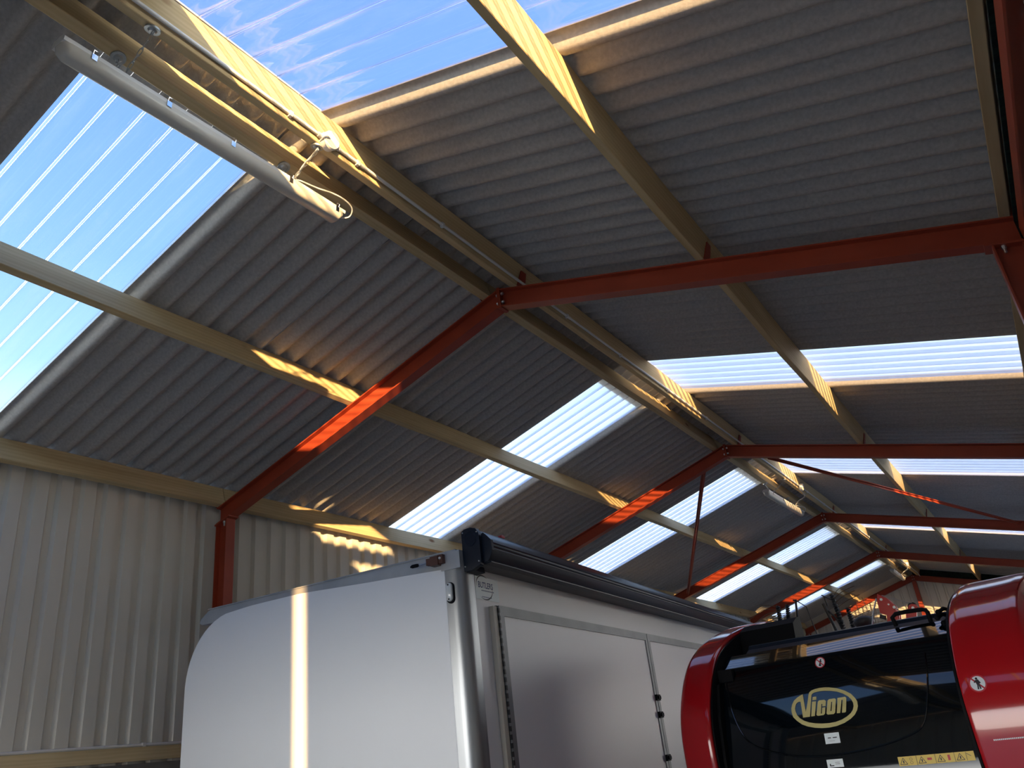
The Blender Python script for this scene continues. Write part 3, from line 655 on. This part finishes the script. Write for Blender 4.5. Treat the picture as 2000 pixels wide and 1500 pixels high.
VV = [(-0.2457, 0.1234), (-0.2447, 0.0861), (-0.2418, 0.0228), (-0.2214, 0.0805), (-0.2112, 0.1168), (-0.1926, 0.1131), (-0.2011, 0.0781), (-0.2212, -0.0049), (-0.2642, -0.0059), (-0.2661, 0.0829)]
I1 = [(-0.188, 0.101), (-0.1643, 0.1002), (-0.1677, 0.0822), (-0.1918, 0.0828)]
I2 = [(-0.195, 0.076), (-0.1698, 0.075), (-0.1905, -0.0039), (-0.2133, -0.0048)]
CC = [(-0.161, 0.0706), (-0.1521, 0.0773), (-0.1192, 0.0771), (-0.1111, 0.069), (-0.1178, 0.0424), (-0.1383, 0.0425), (-0.1347, 0.0562), (-0.1404, 0.0563), (-0.1527, 0.0046), (-0.1465, 0.0045), (-0.1395, 0.0364), (-0.1198, 0.0364), (-0.1283, 0.002), (-0.1382, -0.0047), (-0.1727, -0.0058), (-0.1803, 0.0006)]
OO = [(-0.1018, 0.0693), (-0.0928, 0.0768), (-0.057, 0.0782), (-0.0497, 0.0717), (-0.068, 0.001), (-0.0769, -0.0058), (-0.1121, -0.0053), (-0.1192, 0.001)]
OI = [(-0.08, 0.0606), (-0.0738, 0.0607), (-0.0874, 0.0115), (-0.0935, 0.0116)]
NN = [(-0.0401, 0.0776), (0.0058, 0.0786), (0.0121, 0.0713), (-0.0037, -0.0005), (-0.01, -0.0048), (-0.0281, -0.0047), (-0.0113, 0.0643), (-0.0179, 0.0645), (-0.0386, -0.0044), (-0.0583, -0.0042)]
em = MB(); OF = .0025
ring = [gate(a, b, OF) for a, b in RO] + [gate(a, b, OF) for a, b in RI]; n = len(RO)
em.add(ring, [(i, i + 1, n + i + 1, n + i) for i in range(n - 1)])
emo = em.build('emblem', 'gold', tgo, label='pale gold oval emblem')
def flat_poly(m_, pts, fn, off): m_.add([fn(a, b, off) for a, b in pts], [tuple(range(len(pts)))])
for nm_, polys in (('letter_v', [VV]), ('letter_i', [I1, I2]), ('letter_c', [CC]), ('letter_n', [NN])):
    m_ = MB()
    for p in polys: flat_poly(m_, p, gate, OF + .0005)
    m_.build('letter', 'gold', emo)
m_ = MB(); idx = {0: 0, 1: 0, 2: 1, 3: 1, 4: 2, 5: 2, 6: 3, 7: 3}
m_.add([gate(a, b, OF + .0005) for a, b in OO + OI], [(0, 1, 8), (1, 2, 9, 8), (2, 3, 9), (3, 4, 10, 9), (4, 5, 10), (5, 6, 11, 10), (6, 7, 11), (7, 0, 8, 11)]); m_.build('letter', 'gold', emo)
# stickers on the tailgate
def quad(m_, x0, x1, z0, z1, fn, off): m_.add([fn(x0, z0, off), fn(x1, z0, off), fn(x1, z1, off), fn(x0, z1, off)], [(0, 1, 2, 3)])
def bars(items, fn, off, skew=0):
    m_ = MB()
    for x0, x1, z0, z1 in items: quad(m_, x0, x1, z0, z1, fn, off)
    return m_
lb = bars([(-.155, -.068, -.159, -.103)], gate, .002).build('info_sticker', 'white_label', tgo, label='small white square sticker')
bars([(-.137, -.118, -.131, -.126), (-.108, -.083, -.131, -.126)] + [(-.128 + .008 * i, -.1235 + .008 * i, -.146, -.144) for i in range(4)], gate, .003).build('print', 'ink', lb)
lb = bars([(-.170, -.076, -.282, -.240)], gate, .002).build('info_sticker', 'white_label', tgo, label='small white sticker at the bottom of the panel')
m_ = bars([(-.155, -.148, -.275, -.262), (-.148, -.13, -.275, -.270), (-.122, -.095, -.258, -.256), (-.122, -.095, -.266, -.264)], gate, .003); m_.build('print', 'ink', lb)
lb = bars([(.2245, .610, -.302, -.257)], gate, .002).build('warning_strip', 'yellow_label', tgo, label='yellow strip of four warning pictograms')
for i in range(4):
    xa = .2245 + .0964 * i; m_ = MB()
    for a, b in (((.008, -.295), (.027, -.264)), ((.027, -.264), (.046, -.295)), ((.046, -.295), (.008, -.295))):
        dx, dz = b[0] - a[0], b[1] - a[1]; L_ = math.hypot(dx, dz); px, pz = -dz / L_ * .0014, dx / L_ * .0014
        m_.add([gate(xa + a[0] + px, a[1] + pz, .003), gate(xa + b[0] + px, b[1] + pz, .003), gate(xa + b[0] - px, b[1] - pz, .003), gate(xa + a[0] - px, a[1] - pz, .003)], [(0, 1, 2, 3)])
    quad(m_, xa + .024, xa + .030, -.290, -.276, gate, .003)
    if i: quad(m_, xa - .001, xa + .001, -.302, -.257, gate, .003)
    if i == 0:
        for c_ in (-.272, -.289):
            P_ = [(xa + .068 + .008 * math.cos(t), c_ + .007 * math.sin(t)) for t in [2 * math.pi * q_ / 12 for q_ in range(12)]]
            for q_ in range(12): a, b = P_[q_], P_[(q_ + 1) % 12]; k1 = .8; cc_ = (xa + .068, c_); m_.add([gate(*a, .003), gate(*b, .003), gate(cc_[0] + (b[0] - cc_[0]) * k1, cc_[1] + (b[1] - cc_[1]) * k1, .003), gate(cc_[0] + (a[0] - cc_[0]) * k1, cc_[1] + (a[1] - cc_[1]) * k1, .003)], [(0, 1, 2, 3)])
    if i == 3: m_.add([gate(xa + .058, -.266, .003), gate(xa + .062, -.266, .003), gate(xa + .082, -.280, .003), gate(xa + .078, -.280, .003)], [(0, 1, 2, 3)]); quad(m_, xa + .056, xa + .058, -.300, -.259, gate, .003)
    m_.build('pictogram', 'ink', lb)
    if i in (1, 2): bars([(xa + .055, xa + .078, -.283, -.272)] if i == 1 else [(xa + .062, xa + .074, -.292, -.266)], gate, .003).build('pictogram', 'red_ink', lb)
def prohibition(cx_, cz_, r, fn, par, label, hand=False):
    def circ(m_, r0, r1, off, n=28):
        for i in range(n):
            t0, t1 = 2 * math.pi * i / n, 2 * math.pi * (i + 1) / n
            m_.add([fn(cx_ + r1 * math.cos(t0), cz_ + r1 * math.sin(t0), off), fn(cx_ + r1 * math.cos(t1), cz_ + r1 * math.sin(t1), off), fn(cx_ + r0 * math.cos(t1), cz_ + r0 * math.sin(t1), off), fn(cx_ + r0 * math.cos(t0), cz_ + r0 * math.sin(t0), off)], [(0, 1, 2, 3)])
    m_ = MB(); circ(m_, .0005, r, .002); so = m_.build('prohibition_sticker', 'white_label', par, label=label)
    m_ = MB(); circ(m_, r * .90, r * 1.08, .0026)
    k_ = r * .95 * .7071; w_ = r * .07
    f_ = MB()
    def el(x0, z0, x1, z1, w0):
        dx, dz = x1 - x0, z1 - z0; L_ = math.hypot(dx, dz); px, pz = -dz / L_ * w0, dx / L_ * w0
        f_.add([fn(cx_ + x0 * r + px * r, cz_ + z0 * r + pz * r, .003), fn(cx_ + x1 * r + px * r, cz_ + z1 * r + pz * r, .003), fn(cx_ + x1 * r - px * r, cz_ + z1 * r - pz * r, .003), fn(cx_ + x0 * r - px * r, cz_ + z0 * r - pz * r, .003)], [(0, 1, 2, 3)])
    if hand:
        el(-.1, -.7, .05, .1, .16); el(-.15, .05, .3, .25, .17); el(.0, .3, .25, .6, .12); el(-.3, -.5, .2, -.6, .12)
    else:
        f_.add([fn(cx_ + r * (-.05 + .15 * math.cos(2 * math.pi * q_ / 10)), cz_ + r * (.6 + .15 * math.sin(2 * math.pi * q_ / 10)), .003) for q_ in range(10)], [tuple(range(10))])
        el(-.05, .45, .05, -.1, .20); el(-.15, .40, -.40, .12, .07); el(.1, .38, .33, .0, .07); el(-.02, -.1, -.08, -.72, .09); el(.12, -.1, .22, -.70, .09)
    f_.build('figure', 'ink', so)
    m_.add([fn(cx_ - k_ + w_, cz_ + k_ + w_, .0034), fn(cx_ + k_ + w_, cz_ - k_ + w_, .0034), fn(cx_ + k_ - w_, cz_ - k_ - w_, .0034), fn(cx_ - k_ - w_, cz_ + k_ - w_, .0034)], [(0, 1, 2, 3)])
    m_.build('red_ring', 'red_ink', so)
prohibition(-.118, .290, .030, gate, tgo, 'round white and red do-not-step sticker', hand=True)
def cov(x, z, off=0):            # on the back face of a cover
    for i in range(len(cprof) - 1):
        a, b = cprof[i], cprof[i + 1]
        if a.y <= z <= b.y:
            t = (z - a.y) / (b.y - a.y); y = a.x + (b.x - a.x) * t; s_ = (b.x - a.x) / (b.y - a.y); k_ = math.sqrt(1 + s_ * s_); return (x, y - off / k_, EYE + z + off * s_ / k_)
    return (x, 0, EYE + z)
prohibition(-.885, .054, .036, cov, covL, 'round white and red keep-off sticker')
prohibition(.748, .058, .040, cov, covR, 'round white and red keep-off sticker')
m_ = MB(); u = .74
while u < .90: quad(m_, u, u + .006, -.215, -.2085, cov, .002); u += .0085
m_.build('small_print', 'white_label', covR)
# axle, wheels and drawbar that carry the machine
for s in (-1, 1):
    w = MB(); cx_ = s * 1.0
    w.loft([[(cx_ + dx, 1.6 + r_ * math.cos(t), .46 + r_ * math.sin(t)) for t in [2 * math.pi * q_ / 32 for q_ in range(32)]] for dx, r_ in ((-.2, .30), (-.19, .42), (-.12, .46), (.12, .46), (.19, .42), (.2, .30))]); w.build('wheel', 'rubber', BL, smooth=40)
MB().box(-1.0, 1.0, 1.5, 1.7, .36, .6).build('axle', 'gloss_black', BL)
MB().box(-.12, .12, 2.6, 3.9, .45, .62).box(-.06, .06, 3.85, 3.92, 0, .6).build('drawbar', 'gloss_red', BL)

# ------------------------------------------------------------------ folded hay tedder behind the baler
def path(pts, y): return [(p[0], y, p[1]) for p in pts]
TD = empty('hay_tedder', (.2, 9.75, 0)); tag(TD, 'folded hay tedder with dark coil tines standing beyond the baler', 'tedder')
def L(x, z, y=0): return (x - .2, y, z)
def coil(name_, a, b, r=.013, turns=11):
    a = Vector(L(*a)); b = Vector(L(*b)); d = (b - a); n = turns * 8; r = .019; u = d.normalized().orthogonal().normalized(); w = d.normalized().cross(u); pts = []
    for i in range(n + 1):
        t = 2 * math.pi * i / 8; pts.append(a + d * i / n + (u * math.cos(t) + w * math.sin(t)) * r)
    c = MB().tube(pts, .0095, 5); c.tube([a - d * .03, b + d * .05], .0075, 6); return c.build('coil_spring', 'spring', TD, smooth=True)
def tine(par, pts, y0=0, y1=-.1):
    P_ = resample(pts, 4); n_ = len(P_); MB().tube([L(p.x, p.y, y0 + (y1 - y0) * i / n_) for i, p in enumerate(P_)], .0035, 5).build('tine', 'tine', par, smooth=True)
c1 = coil('a', (-.131, 2.699), (-.152, 2.45)); c2 = coil('b', (-.022, 2.691), (-.058, 2.44)); c3 = coil('c', (.492, 2.715), (.526, 2.28), turns=17); c4 = coil('d', (.623, 2.54), (.628, 2.28), turns=10)
for pts in ([(-.145, 2.643), (-.283, 2.622), (-.427, 2.536)], [(-.155, 2.605), (-.285, 2.564), (-.374, 2.55)], [(-.153, 2.564), (-.259, 2.571), (-.364, 2.543)], [(-.145, 2.69), (-.222, 2.721), (-.317, 2.733)], [(-.15, 2.53), (-.25, 2.55), (-.40, 2.51)], [(-.15, 2.66), (-.30, 2.68), (-.46, 2.60)]): tine(c1, pts)
for pts in ([(-.033, 2.658), (-.11, 2.637), (-.159, 2.634)], [(-.044, 2.568), (-.113, 2.58), (-.243, 2.539)], [(-.044, 2.523), (-.097, 2.526), (-.188, 2.519)], [(-.03, 2.61), (-.12, 2.60), (-.2, 2.59)]): tine(c2, pts)
for pts in ([(.51, 2.70), (.60, 2.76), (.76, 2.79)], [(.50, 2.66), (.62, 2.72), (.77, 2.75)], [(.51, 2.62), (.62, 2.67), (.76, 2.70)], [(.52, 2.57), (.66, 2.62), (.80, 2.65)]): tine(c3, pts)
for pts in ([(.63, 2.52), (.72, 2.56), (.86, 2.59)], [(.63, 2.47), (.75, 2.51), (.90, 2.55)], [(.63, 2.42), (.74, 2.45), (.86, 2.47)], [(.64, 2.37), (.76, 2.40), (.88, 2.41)], [(.72, 2.60), (.74, 2.42), (.75, 2.28)], [(.80, 2.63), (.83, 2.45), (.84, 2.30)]): tine(c4, pts)
MB().tube([L(.085, 2.729), L(.025, 2.314)], .013, 8).tube([L(.056, 2.731), L(.099, 2.725)], .009, 8).build('upright', 'spring', TD, smooth=True)
MB().tube([L(.056, 2.731), L(.099, 2.714), L(.184, 2.636), L(.225, 2.31), L(.23, 2.2)], .006, 8).build('hoop', 'spring', TD, smooth=True)
MB().tube([L(.382, 2.73), L(.411, 2.708), L(.496, 2.647)], .007, 8).tube([L(.405, 2.709), L(.416, 2.6)], .010, 8).build('link_rod', 'spring', TD, smooth=True)
MB().tube([L(.374, 2.635), L(.442, 2.324), L(.45, 2.2)], .017, 8).build('upright', 'spring', TD, smooth=True)
MB().tube([L(.41, 2.55), L(.474, 2.461), L(.515, 2.29), L(.52, 2.2)], .011, 8).build('hydraulic_hose', 'rubber', TD, smooth=True)
MB().beam(L(-.35, 2.2), L(.80, 2.2), .07, .07).beam(L(.2, 2.2), L(.2, .35), .09, .09, (0, 1, 0)).build('main_beam', 'implement_red', TD)
for x in (-.25, .65):
    MB().loft([[(x - .2 + dx, .25 * math.cos(t), .26 + .25 * math.sin(t)) for t in [2 * math.pi * q_ / 24 for q_ in range(24)]] for dx in (-.06, .06)]).build('wheel', 'rubber', TD, smooth=40)
MB().beam(L(-.25, .26), L(.65, .26), .06, .06).build('axle', 'implement_red', TD)
# wire mesh guards: fine bars
def guard(x0, x1, z0, z1, y, nx, nz, slope):
    m_ = MB()
    for i in range(nx + 1): x = x0 + (x1 - x0) * i / nx; m_.tube([(x, y, z0), (x + .01, y, z1 + slope * (i / nx))], .0022, 4)
    for j in range(nz + 1): z = z0 + (z1 - z0) * j / nz; m_.tube([(x0, y, z), (x1, y, z + slope * j / nz)], .0022, 4)
    return m_
guard(-.66 - .0, -.25, 2.35, 2.62, .35, 12, 7, .02).build('wire_guard', 'tine', TD)
guard(.36, .74, 2.30, 2.58, .6, 8, 6, .02).build('wire_guard', 'tine', TD)

# ------------------------------------------------------------------ red mounted mower linkage beside the tedder
ML = empty('mounted_mower', (1.2, 9.05, 0)); tag(ML, 'red implement with bolted linkage plates and a lifting cable beyond the baler', 'mower')
def K(x, z, y=0): return (x - 1.2, y, z)
PL1 = [(1.07, 2.55), (1.149, 2.492), (1.201, 2.409), (1.199, 2.361), (1.22, 2.334), (1.189, 2.20), (1.076, 2.20), (1.101, 2.336), (1.046, 2.364), (1.048, 2.412), (1.048, 2.474)]
PL2 = [(1.31, 2.365), (1.33, 2.392), (1.36, 2.398), (1.391, 2.387), (1.411, 2.347), (1.381, 2.323), (1.351, 2.20), (1.249, 2.20), (1.279, 2.317)]
MB().loft([[K(a, b, y) for a, b in PL1] for y in (-.012, .012)]).build('linkage_plate', 'implement_red', ML)
MB().loft([[K(a, b, y) for a, b in PL1] for y in (.09, .11)]).build('linkage_plate', 'implement_red', ML)
MB().loft([[K(a, b, y) for a, b in ((1.112, 2.35), (1.205, 2.335), (1.19, 2.2), (1.10, 2.2))] for y in (-.05, -.012)]).build('gusset', 'implement_red', ML)
MB().loft([[K(a, b, y) for a, b in PL2] for y in (-.012, .012)]).build('linkage_plate', 'implement_red', ML)
MB().disc(K(1.352, 2.372, .03), (0, 1, 0), .046, .02, 20).build('pulley', 'rubber', ML, smooth=True)
for x, z, r_ in ((1.094, 2.49, .013), (1.148, 2.43, .008), (1.192, 2.396, .014), (1.359, 2.359, .014)): MB().disc(K(x, z, -.018), (0, 1, 0), r_, .014, 8).build('bolt', 'bolt', ML)
MB().tube([K(1.057, 2.505, -.05), K(.998, 2.393, -.05), K(.933, 2.22, -.05)], .008, 8).build('lift_rod', 'bolt', ML, smooth=True)
MB().tube([K(1.106, 2.53), K(1.184, 2.491), K(1.325, 2.418), K(1.362, 2.412)], .005, 6).build('lift_cable', 'bolt', ML, smooth=True)
MB().tube([K(1.2, 2.385), K(1.227, 2.356), K(1.28, 2.335), K(1.35, 2.33)], .006, 6).build('spring', 'bolt', ML, smooth=True)
MB().loft([[K(a, b, y) for a, b in ((1.043, 2.351), (1.089, 2.33), (1.078, 2.29), (1.030, 2.315))] for y in (-.03, .03)]).build('buffer', 'rubber', ML)
MB().ball(K(.835, 2.325, .2), .1, 10, (1.05, .9, .62)).build('float_tank', 'rubber', ML, smooth=True)
MB().beam(K(.6, 2.18), K(1.5, 2.18), .12, .1).beam(K(1.2, 2.18), K(1.2, .1), .12, .12, (0, 1, 0)).box(-.4, .3, -.15, .15, 0, .12).build('main_beam', 'implement_red', ML)
